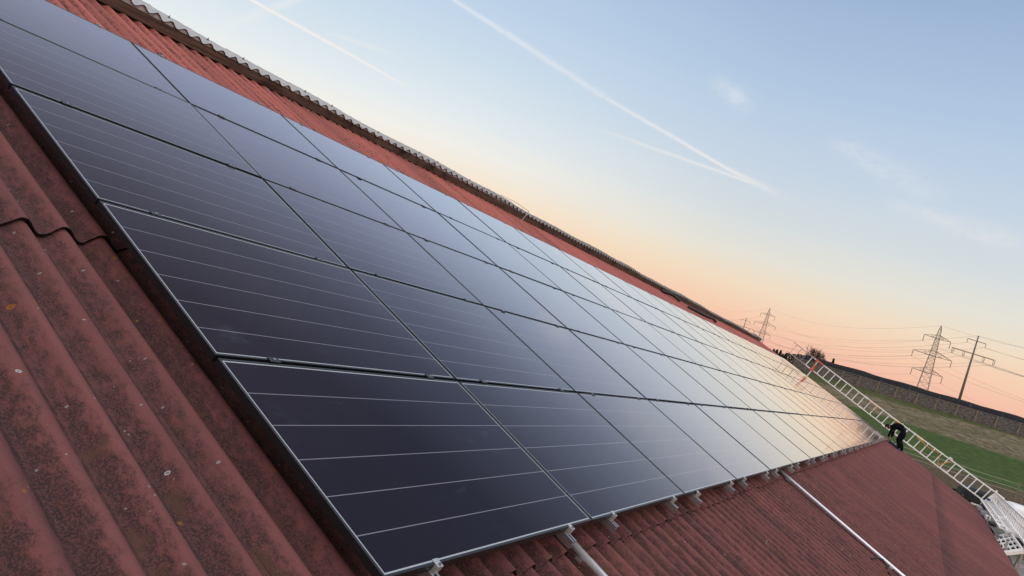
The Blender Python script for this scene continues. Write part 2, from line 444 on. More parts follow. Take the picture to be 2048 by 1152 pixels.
# ridge board, corrugated capping, pale strips below it
BV=7.62
bd=MB(); ux=U0
while ux<39.4:
    L=4.0+random.uniform(-.3,.3); ue=min(ux+L,39.45)
    dv=random.uniform(-.008,.008); dn=random.uniform(-.008,.008)
    i=len(bd.v)
    n=10
    bd.span((ux+.004,BV+dv-.014,-.148+dn),(ue-.004,BV+dv+.014,-.032+dn))
    ux=ue
ridge_board=bd.build('ridge_board',MAT_BOARD,roof)
cp=MB(); CU0,CU1=U0,39.0
n=int((CU1-CU0)/WAVE*12); prof=[(BV-.022,0,1),(BV+.06,.001,1),(BV+.13,.002,.6),(BV+.20,.0,.08),(BV+.26,-.03,.05),(BV+.40,-.12,.5),(BV+.65,-.34,1)]
base=len(cp.v); np_=len(prof)
CJ=[random.uniform(-.008,.008) for _ in range(60)]
def caph(u): return .014*math.sin(u*.8)+.008*math.sin(u*2.3+1)+CJ[int((u-CU0)/1.1)%60]-.004
def capw(u): return .024*math.cos(2*math.pi*(u-.02)/WAVE)
for i in range(n+1):
    u=CU0+(CU1-CU0)*i/n
    for (v,h,k) in prof:
        w=capw(u)*k+.027*(1-k)
        cp.v.append((u,v,h+w+caph(u))); cp.v.append((u,v,h+w+caph(u)-.009))
for i in range(n):
    for j in range(np_-1):
        a=base+(i*np_+j)*2; b_=base+((i+1)*np_+j)*2
        cp.f.append((a,b_,b_+2,a+2)); cp.f.append((a+1,a+3,b_+3,b_+1)); cp.m+=[0,0]
    a=base+i*np_*2; b_=base+(i+1)*np_*2
    cp.f.append((a,a+1,b_+1,b_)); cp.m.append(1)
ridge_cap=cp.build('ridge_cap',[MAT_CAP,MAT_MOSS],roof,smooth=True)
ms=ridge_cap.modifiers.new('edge','EDGE_SPLIT'); ms.split_angle=R(50)
cl=MB()  # added pale strip: light through the translucent capping put into its colour
for i in range(n+1):
    u=CU0+(CU1-CU0)*i/n; cl.v += [(u,BV-.006,-.034),(u,BV-.006,caph(u)+capw(u)-.010)]
for i in range(n): cl.f.append((2*i,2*i+2,2*i+3,2*i+1)); cl.m.append(0)
def lit_underside_material():
    m,nt,b,oc=material('pale_lit_underside')
    a=nt.noise(oc,9,4,.7); c=nt.mix(nt.smooth(a,.48,.7),(.46,.47,.48),(.20,.17,.15))
    u,_,_=nt.sep(oc); c=nt.mix(nt.math('MULTIPLY',nt.smooth(u,6,16),.8),c,(.10,.085,.075))
    setp(nt,b,color=c,rough=.9); return m
cl.build('lit_underside_strip',lit_underside_material(),roof)
# screws on the capping crests
sc=MB(); k=0; u=.02+WAVE*-40
while u<38.8:
    if k%3==0 and random.random()<.8:
        uu=u; h=.027+caph(uu)
        sc.tube([(uu,BV+.08,h-.004),(uu,BV+.08,h+.016)],[.014,.010],6)
        sc.tube([(uu,BV+.08,h+.016),(uu,BV+.08,h+.030)],.005,5)
    u+=WAVE; k+=1
so_=sc.build('cap_screws',MAT_STEEL,roof); tag(so_,kind='stuff')
fl=MB(); n=90
for i in range(n+1):
    u=4.7+8.2*i/n; t=-.150-random.choice((.004,.004,.03,.05)); fl.v += [(u,BV+.02,NC-.035),(u,BV+.02,t)]
for i in range(n): fl.f.append((2*i,2*i+2,2*i+3,2*i+1)); fl.m.append(0)
fl.build('white_strip',MAT_WHITE,roof)  # uneven white strip low under the ridge board
er=MB(); er.span((39.02,BV-.06,-.11),(39.55,BV+.32,.035)); er.span((39.05,BV-.05,-.14),(39.5,BV+.3,-.112))
er.build('ridge_end_piece',MAT_CAP,roof)

# ------------------------------------------------------------------ solar panels
ORD=['first','second','third','fourth','fifth','sixth','seventh','eighth','ninth','tenth','eleventh','twelfth','thirteenth','fourteenth','fifteenth','sixteenth','seventeenth','eighteenth','nineteenth','twentieth','farthest']
ROWN=['lowest row','second lowest row','middle row','second highest row','top row']
fr=MB(); FT,FW=.035,.012
def ring(mb,z0,z1,w):
    mb.span((0,0,z0),(PW,w,z1)); mb.span((0,PH-w,z0),(PW,PH,z1))
    mb.span((0,w,z0),(w,PH-w,z1)); mb.span((PW-w,w,z0),(PW,PH-w,z1))
ring(fr,-FT,0,FW)
gl=MB(); gl.span((FW,FW,-.009),(PW-FW,PH-FW,-.0022))
panel=empty('solar_panel')
f_=fr.build('frame',MAT_FRAME,panel)
bv=f_.modifiers.new('bev','BEVEL'); bv.width=.0016; bv.segments=2
g_=gl.build('glass',MAT_GLASS,panel)
bl=MB(); bl.box((PW*.5,PH-.16,-.021),(.12,.06,.02)); bl.box((PW*.5-.3,PH-.16,-.021),(.08,.05,.018))
first=True
for rr in range(NROW):
    for cc in range(NCOL):
        p=panel if first else copy_tree(panel); first=False
        p.location=uvn(cc*PU+.0089,rr*PV+.010,random.uniform(-.0015,.0015))
        p.rotation_euler=(S+R(random.uniform(-.10,.10)),R(random.uniform(-.07,.07)),R(random.uniform(-.05,.05)))
        if cc==0: pos='nearest one at the left end'
        elif cc==NCOL-1: pos='last one at the far end'
        else: pos='%s from the near left end'%ORD[cc]
        tag(p,'black solar panel in the %s, %s'%(ROWN[rr],pos),'solar panel','solar panels covering the red roof')

# ------------------------------------------------------------------ mounting rails with clamps
RZ0,RZ1=-.080,-.036
def rail_mesh():
    mb=MB(); t=.004; w=.042; v0,v1=-.062,5.83
    mb.span((-w/2,v0,RZ0),(w/2,v1,RZ0+t))
    mb.span((-w/2,v0,RZ0+t),(-w/2+t,v1,RZ1)); mb.span((w/2-t,v0,RZ0+t),(w/2,v1,RZ1))
    mb.span((-w/2+t,v0,RZ1-t),(-.008,v1,RZ1)); mb.span((.008,v0,RZ1-t),(w/2-t,v1,RZ1))
    mb.span((-w/2+t,v0,-.060),(w/2-t,v1,-.057))
    # feet down to the sheet crests
    for v in (.15,1.6,3.0,4.4,5.6): mb.span((-.012,v-.02,NC+.02),(.012,v+.02,RZ0-.001))
    return mb
def end_clamp(sgn):
    mb=MB()
    mb.span((-.017,-.006*sgn,RZ1),(.017,-.026*sgn,-.020))
    mb.span((-.017,-.002*sgn,-.020),(.017,-.028*sgn,.003))
    mb.span((-.017,-.002*sgn,.0005),(.017,.010*sgn,.0040))
    return mb
def mid_clamp():
    mb=MB(); g=PV-PH
    mb.span((-.030,-.007,RZ1),(.030,.007,-.002))
    mb.span((-.030,-.017,.0008),(.030,.017,.0045))
    return mb
def bolt():
    mb=MB(); mb.tube([(0,0,.0025),(0,0,.009)],.0062,8); return mb
rail0=empty('mounting_rail'); 
rail_mesh().build('rail',MAT_ALU,rail0)
MAT_CLAMP=simple('bright_cast_clamp',(.50,.51,.52),.4,.6,.12,30)
ec=end_clamp(1).build('end_clamp',MAT_CLAMP,rail0); ec.location=(0,.0095,0)
bt=bolt().build('bolt',MAT_STEEL,ec); bt.location=(0,-.018,0)
ec2=end_clamp(-1).build('end_clamp',MAT_ALU,rail0); ec2.location=(0,NROW*PV-.0095,0)
bt2=bolt().build('bolt',MAT_STEEL,ec2); bt2.location=(0,.018,0)
for k in range(1,NROW):
    mc=mid_clamp().build('mid_clamp',MAT_FRAME,rail0); mc.location=(0,k*PV,0)
    b2=bolt().build('bolt',MAT_ALU,mc)
railm=None
first=True
far_rail=None
for cc in range(NCOL):
    for side,uu in enumerate((.32,1.505)):
        rl=rail0 if first else copy_tree(rail0); first=False
        rl.location=uvn(cc*PU+uu,random.uniform(-.012,.012),0); rl.rotation_euler=ROT
        who='nearest' if cc==0 else ('farthest' if cc==NCOL-1 else ORD[cc])
        tag(rl,'aluminium mounting rail poking out below the %s bottom panel, %s of its pair'%(who,'left one' if side==0 else 'right one'),'mounting rail','mounting rails under the solar panels')

# ------------------------------------------------------------------ conduits and small things on the roof
def pipe(u,v0,v1,label,kinkv=.25):
    o=empty('steel_pipe',uvn(u,0,0),ROT)
    mb=MB(); zc=NC+AMP+.034
    mb.tube([(0,v0,zc),(0,v1,zc)],.0215,14)
    mb.build('tube',MAT_GALV,o,smooth=True)
    mb=MB(); mb.span((-.034,v0-.42,NC+AMP+.002),(.034,v0-.38,zc-.018)); mb.span((-.034,v0-1.9,NC+AMP+.002),(.034,v0-1.86,zc-.018))
    mb.build('bracket',MAT_ALU,o)
    tag(o,label,'pipe','steel pipes running down the roof')
    return o
pipe(1.66,.30,-4.62,'galvanised steel pipe below the nearest panel, running out of the bottom edge')
pipe(8.40,.30,-4.62,'thin galvanised steel pipe lying down the red slope below the fifth panel')
# loop of black cable
def rooftube(name,pts,r,mat,label,cat,seg=6):
    mb=MB(); mb.tube(pts,r,seg)
    o=mb.build(name,mat,None,smooth=True,rot=ROT); tag(o,label,cat); return o
zc=NC+AMP+.008
u_,v_=8.45,-1.52
rooftube('cable_loop',[(7.95,-1.35,zc),(8.05,-1.40,zc+.05),(8.12,-1.45,zc+.06),(8.13,-1.52,zc+.03),(8.08,-1.56,zc),(8.0,-1.6,zc)],.010,MAT_RUBBER,'short black cable loop lying on the lower red slope near the pipe','cable')
hk=MB()
hk.tube([(24.0,7.05,zc+.02),(25.0,6.98,zc+.05),(26.3,6.98,zc+.05),(26.9,6.9,zc+.08),(26.9,6.72,zc+.05)],.055,6)
hk.tube([(21.9,7.45,zc+.03),(22.6,7.35,zc+.10),(23.2,7.2,zc+.06)],.06,6)
o=hk.build('roof_hook',MAT_BLACK,None,smooth=True,rot=ROT); tag(o,'black iron roof hook lying under the ridge board near its far end','hook')
rd=MB(); rd.tube([(11.9,7.42,NC+.02),(11.9,7.42,.10)],.010,6); rd.tube([(11.9,7.42,.10),(11.35,7.50,.12),(10.9,7.6,.09)],.006,5)
o=rd.build('lightning_rod',MAT_CORD,None,rot=ROT); tag(o,'thin pale rod standing upright beside the ridge board','rod')

# ------------------------------------------------------------------ ladder along the far verge
LX=41.2
lad=empty('ladder',uvn(LX,-4.9,.25),ROT); tag(lad,'long pale aluminium ladder propped on edge along the far gable verge','ladder')
V0=-5.3
def vv(v): return v+4.9
LN=.60
def railbar(name,v0,v1,n0,n1,w,mat,off=0):
    mb=MB(); mb.beam((off,vv(v0),n0),(off,vv(v1),n1),.05,w,up=(0,0,1)); return mb.build(name,mat,lad)
railbar('side_rail',V0,.55,.045,.0,.062,MAT_WHITEALU); railbar('side_rail',V0,.65,.70,.585,.062,MAT_WHITEALU)
railbar('side_rail',-.9,5.45,.01,.04,.052,MAT_WHITEALU,.06); railbar('side_rail',-.7,5.35,.60,.60,.052,MAT_WHITEALU,.06)
railbar('side_rail',5.25,6.45,.04,.02,.038,MAT_THINALU,.03); railbar('side_rail',5.15,6.5,.60,.63,.038,MAT_THINALU,.03)
def rung(v,n0,n1,r,mat,off):
    mb=MB(); mb.tube([(off,vv(v),n0),(off,vv(v)-.02,n1)],r,6); mb.build('rung',mat,lad)
v=-5.0
while v<5.35:
    if v<.3: rung(v,.03,.66+.04*(-v/5 if v<0 else 0),.026,MAT_WHITEALU,0)
    else: rung(v,.03,.60,.022,MAT_WHITEALU,.06)
    v+=.355
for v in (5.62,5.98): rung(v,.03,.61,.016,MAT_THINALU,.03)
rung(6.3,.03,.62,.012,MAT_THINALU,.03)
for (v,n) in ((.55,.0),(-.9,.01),(-2.6,.70),(-2.75,.03),(1.9,.03),(2.0,.60)):
    mb=MB(); mb.box((.02,vv(v),n),(.12,.16,.085)); mb.build('bracket',MAT_WHITEALU,lad)
mb=MB()
mb.beam((.06,vv(5.06),.62),(.06,vv(4.58),.60),.09,.07); mb.beam((.06,vv(4.93),.34),(.06,vv(4.88),.0),.10,.09); mb.box((.06,vv(4.90),.03),(.12,.24,.08)); mb.beam((.06,vv(5.02),.60),(.06,vv(4.98),.48),.08,.06)
o=mb.build('clamp_frame',MAT_ORANGE,lad); tag(o,'bright orange red clamp frame between two rungs')
mb=MB(); mb.beam((.05,vv(4.88),.0),(.05,vv(4.88),-.41),.05,.05); mb.build('support_leg',MAT_WHITEALU,lad)
def strap(pts,w=.035):
    mb=MB()
    for a,b_ in zip(pts,pts[1:]): mb.beam(a,b_,w,w)
    mb.build('strap',MAT_STRAP,lad)
strap([(-.02,vv(1.75),.54),(-.02,vv(1.15),.56)]); strap([(-.02,vv(1.30),.50),(-.02,vv(1.38),.24)],.03)
strap([(-.03,vv(.35),.55),(-.03,vv(-.05),.58)],.05); strap([(-.03,vv(-.85),.57),(-.03,vv(-1.35),.50)],.055)
strap([(-.03,vv(-1.35),.46),(-.03,vv(-2.05),.56)]); strap([(-.03,vv(-2.12),.62),(-.03,vv(-2.35),.08)],.03); strap([(-.03,vv(-2.38),.08),(-.03,vv(-2.68),.60)],.045)

# ------------------------------------------------------------------ eave guard platform
plat=empty('eave_platform',(34,-4.9,-1.5)); tag(plat,'pale aluminium lattice work platform hanging along the barn eave','platform')
def P(x,y,z): return (x-34,y+4.9,z+1.5)
X0,X1=26.6,41.3
sg=MB(); 
sg.beam(P(X0,-4.9,-.965),P(X1,-4.9,-.965),.05); sg.beam(P(X0,-4.9,-1.60),P(X1,-4.9,-1.42),.06)
sg.beam(P(X0,-4.9,-1.25),P(X1,-4.9,-1.16),.03)
x=X0
while x<=X1:
    tt=(x-X0)/(X1-X0); sg.beam(P(x,-4.9,-1.6+.18*tt),P(x,-4.9,-.965),.03,.16 if random.random()<.5 else .07,up=(1,0,0)); x+=.62
for k in range(4):
    x=random.uniform(28,40); sg.span(P(x,-4.915,-1.40),P(x+random.uniform(.25,.5),-4.905,-1.40+random.uniform(.12,.36)))
sg.build('side_grid',MAT_WHITEALU,plat)
dk=MB(); ya,yb=-4.86,-4.40
def zf(x): return -1.62+.12*((x-X0)/(X1-X0))
for yy in (ya,yb,(ya+yb)/2): dk.beam(P(30.4,yy,zf(30.4)),P(X1,yy,zf(X1)),.05)
x=30.4
while x<=X1:
    dk.beam(P(x,ya,zf(x)),P(x,yb,zf(x)),.10,.035)
    dk.beam(P(x+.4,ya,zf(x)),P(x+.4,(ya+yb)/2,zf(x)),.05,.03); x+=.80
for k in range(5):
    x=random.uniform(30.6,40.5); yy=random.choice((ya+.03,ya+.25)); dk.span(P(x,yy,zf(x)-.01),P(x+.33,yy+.19,zf(x)+.012))
dk.build('deck_grid',MAT_WHITEALU,plat)
un=MB(); un.span(P(30.5,ya,-1.92),P(X1,yb+.02,-1.90)); un.build('under_tray',simple('dirty_grey_tray',(.13,.13,.13),.8,0,.5,2),plat)
fp=MB()
c=[(30.9,-4.36,-2.03),(31.3,-4.84,-1.74),(27.4,-4.83,-1.76),(27.2,-4.33,-2.06)]
def lerp(a,b_,t): return tuple(p+(q-p)*t for p,q in zip(a,b_))
for a,b_ in zip(c,c[1:]+c[:1]): fp.beam(P(*a),P(*b_),.07)
for t in (.25,.5,.75): fp.beam(P(*lerp(c[0],c[3],t)),P(*lerp(c[1],c[2],t)),.045)
for t in (.25,.5,.75): fp.beam(P(*lerp(c[0],c[1],t)),P(*lerp(c[3],c[2],t)),.035)
fp.beam(P(27.15,-4.30,-2.10),P(27.35,-4.86,-1.80),.14,.10)
fp.build('flap_grid',MAT_WHITEALU,plat)
ep=MB(); ep.quad(P(41.3,-4.42,-1.70),P(41.5,-4.9,-1.42),P(41.5,-4.9,-.98),P(41.45,-4.72,-1.22)); ep.quad(P(41.34,-4.42,-1.70),P(41.49,-4.72,-1.22),P(41.54,-4.9,-.98),P(41.54,-4.9,-1.42))
ep.beam(P(41.5,-4.92,-.86),P(41.5,-4.92,-1.5),.07); ep.build('end_panel',MAT_WHITEALU,plat)
MAT_BLUE=simple('blue_fabric',(.02,.07,.20),.6,0,.2,12)
lg=MB()
for x in (27.5,31.5,35.5,40.8):
    lg.beam(P(x,-4.88,-1.6),P(x,-4.88,-4.6),.06); lg.beam(P(x,-4.42,-1.7),P(x,-4.42,-4.6),.06)
for x in (27.5,31.5): lg.beam(P(x,-4.88,-1.75),P(x+3.8,-4.88,-4.3),.05)
lg.build('support_post',MAT_THINALU,plat)
mb=MB(); mb.beam(P(29.5,-4.55,-2.1),P(26.0,-4.75,-2.5),.10); mb.build('brace',MAT_BLACK,plat)
def thing_box(name,c,size,r,mat,label,cat,group=None):
    o=rbox(name,c,size,r,mat); tag(o,label,cat,group); return o
# things lying on the tray under the deck
thing_box('blue_jacket',(40.9,-4.66,-1.36),(.5,.16,.10),.04,MAT_BLUE,'small blue cloth bundle hung on the far end of the platform','cloth')
bz=-1.898
for i,(x,y,sx,sy,sz,mt,lb) in enumerate([(40.2,-4.20,.9,.22,.16,MAT_CONCRETE,'grey concrete block at the eave under the far end of the platform'),
      (38.1,-4.24,.8,.20,.14,MAT_CONCRETE,'grey concrete block at the eave next to the black tub'),
      (36.3,-4.30,.7,.18,.16,MAT_WHITEALU,'white plastic box beside the platform deck near the eave'),
      (34.2,-4.33,1.0,.20,.12,MAT_BLACK,'black open tub on the eave side of the platform')]):
    thing_box('block' if mt is MAT_CONCRETE else ('plastic_box' if mt is MAT_WHITEALU else 'tub'),(x,y-.16,bz+sz/2-.02),(sx,sy,sz),.012,mt,lb,'block' if mt is MAT_CONCRETE else 'box')

# ------------------------------------------------------------------ worker
MAT_CLOTH=simple('black_work_clothes',(.0045,.005,.0085),.9,0,.3,25,.3,spec=.08)
MAT_SKIN=simple('skin',(.42,.20,.14),.55,0,.1,30)
MAT_SHOE=simple('blue_trainers',(.03,.12,.30),.5,0,.3,30)
MAT_HAIR=simple('dark_hair',(.02,.015,.012),.7,0,.2,60)
MX=38.45
person=empty('person',(MX,-.62,-.42)); tag(person,'worker in black clothes and cap bending over the far lower corner of the panels','person')
def skin_mesh(name,chains,levels=2,mat=None,parent=None,root=0):
    verts=[];edges=[];rad=[];idx={}
    def add(p,r):
        key=tuple(round(q,4) for q in p)
        if key in idx: return idx[key]
        idx[key]=len(verts); verts.append(p); rad.append(r); return idx[key]
    for ch in chains:
        last=None
        for (p,r) in ch:
            i=add(p,r)
            if last is not None and last!=i: edges.append((last,i))
            last=i
    me=bpy.data.meshes.new(name); me.from_pydata(verts,edges,[]); me.update()
    o=bpy.data.objects.new(name,me); COL.objects.link(o)
    o.modifiers.new('skin','SKIN'); sub=o.modifiers.new('sub','SUBSURF'); sub.levels=levels; sub.render_levels=levels
    sl=me.skin_vertices[0] if len(me.skin_vertices) else None
    for i,rr in enumerate(rad):
        sl.data[i].radius=(rr,rr) if not isinstance(rr,tuple) else rr
        sl.data[i].use_root=(i==root)
    dg=bpy.context.evaluated_depsgraph_get(); dg.update()
    me2=bpy.data.meshes.new_from_object(o.evaluated_get(dg)); me2.name=name
    bpy.data.objects.remove(o); 
    o=bpy.data.objects.new(name,me2); COL.objects.link(o)
    for p in me2.polygons: p.use_smooth=True
    if parent: o.parent=parent
    return o
ox,oy,oz=MX,-.62,-.42
def Q(dx,y,z): return (dx,y-oy,z-oz)
pel=(Q(0,-.64,.52),(.19,.175))
sp1=(Q(0,-.46,.62),.18); sp2=(Q(0,-.26,.655),.195); ch=(Q(0,-.11,.61),.18); nk=(Q(0,.00,.545),.068); hd0=(Q(0,.06,.515),.085); hd1=(Q(0,.135,.46),.098); hd2=(Q(0,.165,.425),.07)
chains=[[pel,sp1,sp2,ch,nk,hd0,hd1,hd2]]
for sx,kn,an,to in ((-.12,(-.43,.08),(-.57,-.30),(-.42,-.355)),(.12,(-.52,.02),(-.72,-.37),(-.57,-.43))):
    chains.append([pel,(Q(sx,-.60,.42),.145),(Q(sx*1.3,*kn),.10),(Q(sx*1.35,(kn[0]+an[0])/2-.02,(kn[1]+an[1])/2),.092),(Q(sx*1.4,*an),.068),(Q(sx*1.5,*to),.038)])
arms=((-.19,(-.06,.27),(-.02,.03),(.01,-.03)),(.20,(-.17,.24),(-.13,.04),(-.09,-.03)))
for sx,elb,wr,ha in arms:
    chains.append([ch,(Q(sx,-.10,.575),.09),(Q(sx*1.25,*elb),.066),(Q(sx*.95,*wr),.042),(Q(sx*.85,*ha),(.042,.03))])
    # fingers
    dirn=Vector((0,ha[0]-wr[0],ha[1]-wr[1])).normalized()
    for kf,(fx,L) in enumerate(((-.03,.075),(-.01,.085),(.012,.08),(.032,.06))):
        a=Vector(Q(sx*.85,*ha)); b_=a+dirn*.03+Vector((fx,0,0)); c_=b_+dirn*L*.55+Vector((0,.012,0)); d_=c_+dirn*L*.35+Vector((0,.03,-.004))
        chains.append([(tuple(a),(.042,.03)),(tuple(b_),.011),(tuple(c_),.0095),(tuple(d_),.008)])
    a=Vector(Q(sx*.85,*ha)); th=a+Vector((-.05 if sx>0 else .05,.015,.0)); chains.append([(tuple(a),(.042,.03)),(tuple(th),.012),(tuple(th+dirn*.04),.009)])
body=skin_mesh('body',chains,2,None,person)
body.data.materials.clear(); body.data.materials.append(MAT_CLOTH); body.data.materials.append(MAT_SKIN)
hands=[Vector(Q(sx*.85,*ha)) for sx,elb,wr,ha in arms]; wrs=[Vector(Q(sx*.95,*wr)) for sx,elb,wr,ha in arms]
head=Vector(Q(0,.115,.475))
for p in body.data.polygons:
    c=p.center
    sk=(c-head).length<.135 and c.y>Q(0,.015,0)[1]
    for h,w in zip(hands,wrs):
        if (c-h).length<.16 and (c-w).dot(h-w)>-.0005: sk=True
    p.material_index=1 if sk else 0
# face, cap, hair, shoes
fwd=Vector((0,.8,-.6)).normalized(); upv=Vector((0,.6,.8)).normalized()
hc=head+Vector((0,.01,-.005))
fm=MB(); fm.tube([hc+fwd*.085-upv*.005,hc+fwd*.118-upv*.03],[.012,.018],6); fm.build('nose',MAT_SKIN,person,smooth=True)
for s_ in (-1,1):
    em=MB(); em.tube([hc+fwd*.088+Vector((s_*.034,0,0))+upv*.012,hc+fwd*.098+Vector((s_*.034,0,0))+upv*.012],[.011,.008],8); em.build('eye',MAT_BLACK,person)
    em=MB(); em.tube([hc+Vector((s_*.092,0,0))-upv*.03,hc+Vector((s_*.102,0,0)),hc+Vector((s_*.092,0,0))+upv*.025],[.012,.022,.012],6); em.build('ear',MAT_SKIN,person,smooth=True)
mm=MB(); mm.beam(hc+fwd*.094-upv*.06+Vector((-.025,0,0)),hc+fwd*.094-upv*.06+Vector((.025,0,0)),.012,.01); mm.build('mouth',simple('lips',(.3,.1,.08),.5),person)
bm=bmesh.new(); bmesh.ops.create_uvsphere(bm,u_segments=16,v_segments=10,radius=.116)
bmesh.ops.delete(bm,geom=[v for v in bm.verts if v.co.z<-.005],context='VERTS')
Mr=Matrix((Vector((1,0,0)),fwd,upv)).transposed().to_4x4()
bm.transform(Matrix.Translation(hc+upv*.025)@Mr)
me=bpy.data.meshes.new('cap'); bm.to_mesh(me); bm.free(); me.materials.append(MAT_CLOTH)
cap=bpy.data.objects.new('cap',me); COL.objects.link(cap); cap.parent=person
pm=MB(); i0=[]
for a in range(9):
    t=math.pi*(a/8); q=hc+upv*.03+Vector((math.cos(t)*.09,0,0))+fwd*(.07+math.sin(t)*.115)-upv*(.012*math.sin(t)); i0.append(q)
for a in range(8):
    m0=hc+upv*.03+fwd*.06
    pm.quad(m0,i0[a],i0[a+1],m0); pm.quad(m0-upv*.008,i0[a+1]-upv*.008,i0[a]-upv*.008,m0-upv*.008)
pk=pm.build('peak',MAT_CLOTH,cap)
hm=MB()
bm=bmesh.new(); bmesh.ops.create_uvsphere(bm,u_segments=14,v_segments=9,radius=.108)
bmesh.ops.delete(bm,geom=[v for v in bm.verts if v.co.y>.02 or v.co.z>.04],context='VERTS'); bm.transform(Matrix.Translation(hc+upv*.012)@Mr)
me=bpy.data.meshes.new('hair'); bm.to_mesh(me); bm.free(); me.materials.append(MAT_HAIR)
hr=bpy.data.objects.new('hair',me); COL.objects.link(hr); hr.parent=person
for s_,an,to in ((-.155,(-.57,-.345),(-.40,-.375)),(.165,(-.72,-.41),(-.55,-.455))):
    sh=skin_mesh('shoe',[[(Q(s_,an[0]-.05,an[1]-.005),.05),(Q(s_,an[0]+.02,an[1]+.02),.055),(Q(s_,(an[0]+to[0])/2,(an[1]+to[1])/2),.047),(Q(s_,to[0]+.04,to[1]+.03),.036)]],2,None,person)
    sh.data.materials.clear(); sh.data.materials.append(MAT_SHOE)
gm=MB(); gm.box(Q(.1,-.12,.40),(.10,.05,.10)); gm.build('glove_cuff',MAT_WHITEALU,person)
tb=empty('tool_bag',uvn(38.1,-.36,NC+AMP),ROT); tag(tb,'black tool tray with grey blue contents on the roof beside the worker','tool bag')
t=MB(); 
t.span((-.2,-.19,.005),(.2,.19,.02)); t.span((-.22,-.21,.005),(-.2,.21,.13)); t.span((.2,-.21,.005),(.22,.21,.13)); t.span((-.2,-.21,.005),(.2,-.19,.13)); t.span((-.2,.19,.005),(.2,.21,.13))
t.build('tray',MAT_BLACK,tb)
t=MB(); t.tube([(-.2,0,.13),(-.18,0,.2),(.18,0,.2),(.2,0,.13)],.012,6); t.build('handle',MAT_BLACK,tb)
rbox('tools',(0,.02,.085),(.36,.30,.12),.04,simple('grey_blue_cloth',(.20,.30,.40),.7,0,.3,20),tb)

# ------------------------------------------------------------------ terrain
PTS=[(-200,-4.7),(30,-4.65),(42,-4.45),(52,-4.05),(62,-3.55),(75,-2.9),(88,-1.75),(105,.85),(118,2.85),(125,3.95),(140,4.35),(160,4.0),(260,2.6),(600,2.5),(6000,2.5)]
def ter(x):
    for (a,za),(b_,zb) in zip(PTS,PTS[1:]):
        if x<=b_:
            t=(x-a)/(b_-a); return za+(zb-za)*t
    return PTS[-1][1]
def ters(x):
    w=5 if 35<x<180 else 0.5
    return sum(ter(x+q*w) for q in (-1,-.5,0,.5,1))/5
xs=[-3000,-800,-200,-60]+list(range(-20,40,10))+[40+2*i for i in range(61)]+[170,190,220,260,320,450,700,1200,2500,6000]
ys=[-4000,-1500,-600,-250,-120]+list(range(-80,81,5))+[120,250,600,1500,4000]
gd=MB()
for x in xs:
    for y in ys:
        wob=.06*math.sin(x*.31+y*.17)+.05*math.sin(y*.43-x*.12) if abs(y)<100 and x<170 else 0
        gd.v.append((x,y,ters(x)+wob))
ny=len(ys)
for i in range(len(xs)-1):
    for j in range(ny-1):
        a=i*ny+j; gd.f.append((a,a+ny,a+ny+1,a+1)); gd.m.append(0)
def ground_material():
    m,nt,b,oc=material('field_ground')
    x,y,z=nt.sep(oc)
    w=nt.noise(nt.mapping(oc,(.25,.12,0)),1.0,4,.6)
    xx=nt.math('ADD',x,nt.math('MULTIPLY_ADD',w,5.0,-2.5))
    f1=nt.noise(nt.mapping(oc,(1,1,.2)),1.1,6,.75); f2=nt.noise(nt.mapping(oc,(.35,2.6,0)),1.4,5,.75); f3=nt.noise(oc,.12,3)
    rows=nt.noise(nt.mapping(oc,(1.6,.10,0)),1.0,4,.6)
    grass=nt.mix(nt.smooth(f1,.3,.7),(.032,.055,.016),(.066,.104,.030))
    grass=nt.mix(nt.math('MULTIPLY',nt.smooth(rows,.45,.7),.4),grass,(.032,.066,.016))
    stub=nt.mix(nt.smooth(f1,.36,.66),(.072,.062,.037),(.195,.170,.108))
    stub=nt.mix(nt.math('MULTIPLY',nt.smooth(f3,.5,.65),.5),stub,(.080,.085,.038))
    mud=nt.mix(nt.smooth(f1,.35,.65),(.045,.042,.022),(.10,.083,.048))
    mud=nt.mix(nt.math('MULTIPLY',nt.smooth(f2,.45,.62),.6),mud,(.042,.060,.018))
    olive=nt.mix(nt.smooth(f1,.3,.7),(.038,.052,.017),(.085,.092,.035))
    grav=nt.mix(nt.smooth(f1,.35,.65),(.13,.13,.125),(.24,.23,.22))
    c=nt.mix(nt.smooth(xx,46,49),grav,mud)
    # brown worn strip just this side of the fence
    worn=nt.mix(nt.smooth(f2,.4,.7),(.075,.055,.036),(.115,.088,.055))
    c=nt.mix(nt.math('MULTIPLY',nt.smooth(xx,70,75),nt.math('MULTIPLY',nt.smooth(y,2.5,-2.5),.85)),c,worn)
    c=nt.mix(nt.smooth(xx,82.5,85.5),c,grass)
    c=nt.mix(nt.smooth(xx,103,104.5),c,stub)
    c=nt.mix(nt.smooth(nt.math('ADD',xx,nt.math('MULTIPLY',y,.25)),117.5,121),c,olive)
    setp(nt,b,color=c,rough=.95,spec=.1,normal=nt.bump(f1,.8,.15))
    return m
gr=gd.build('ground',ground_material(),None,smooth=True); tag(gr,kind='structure')

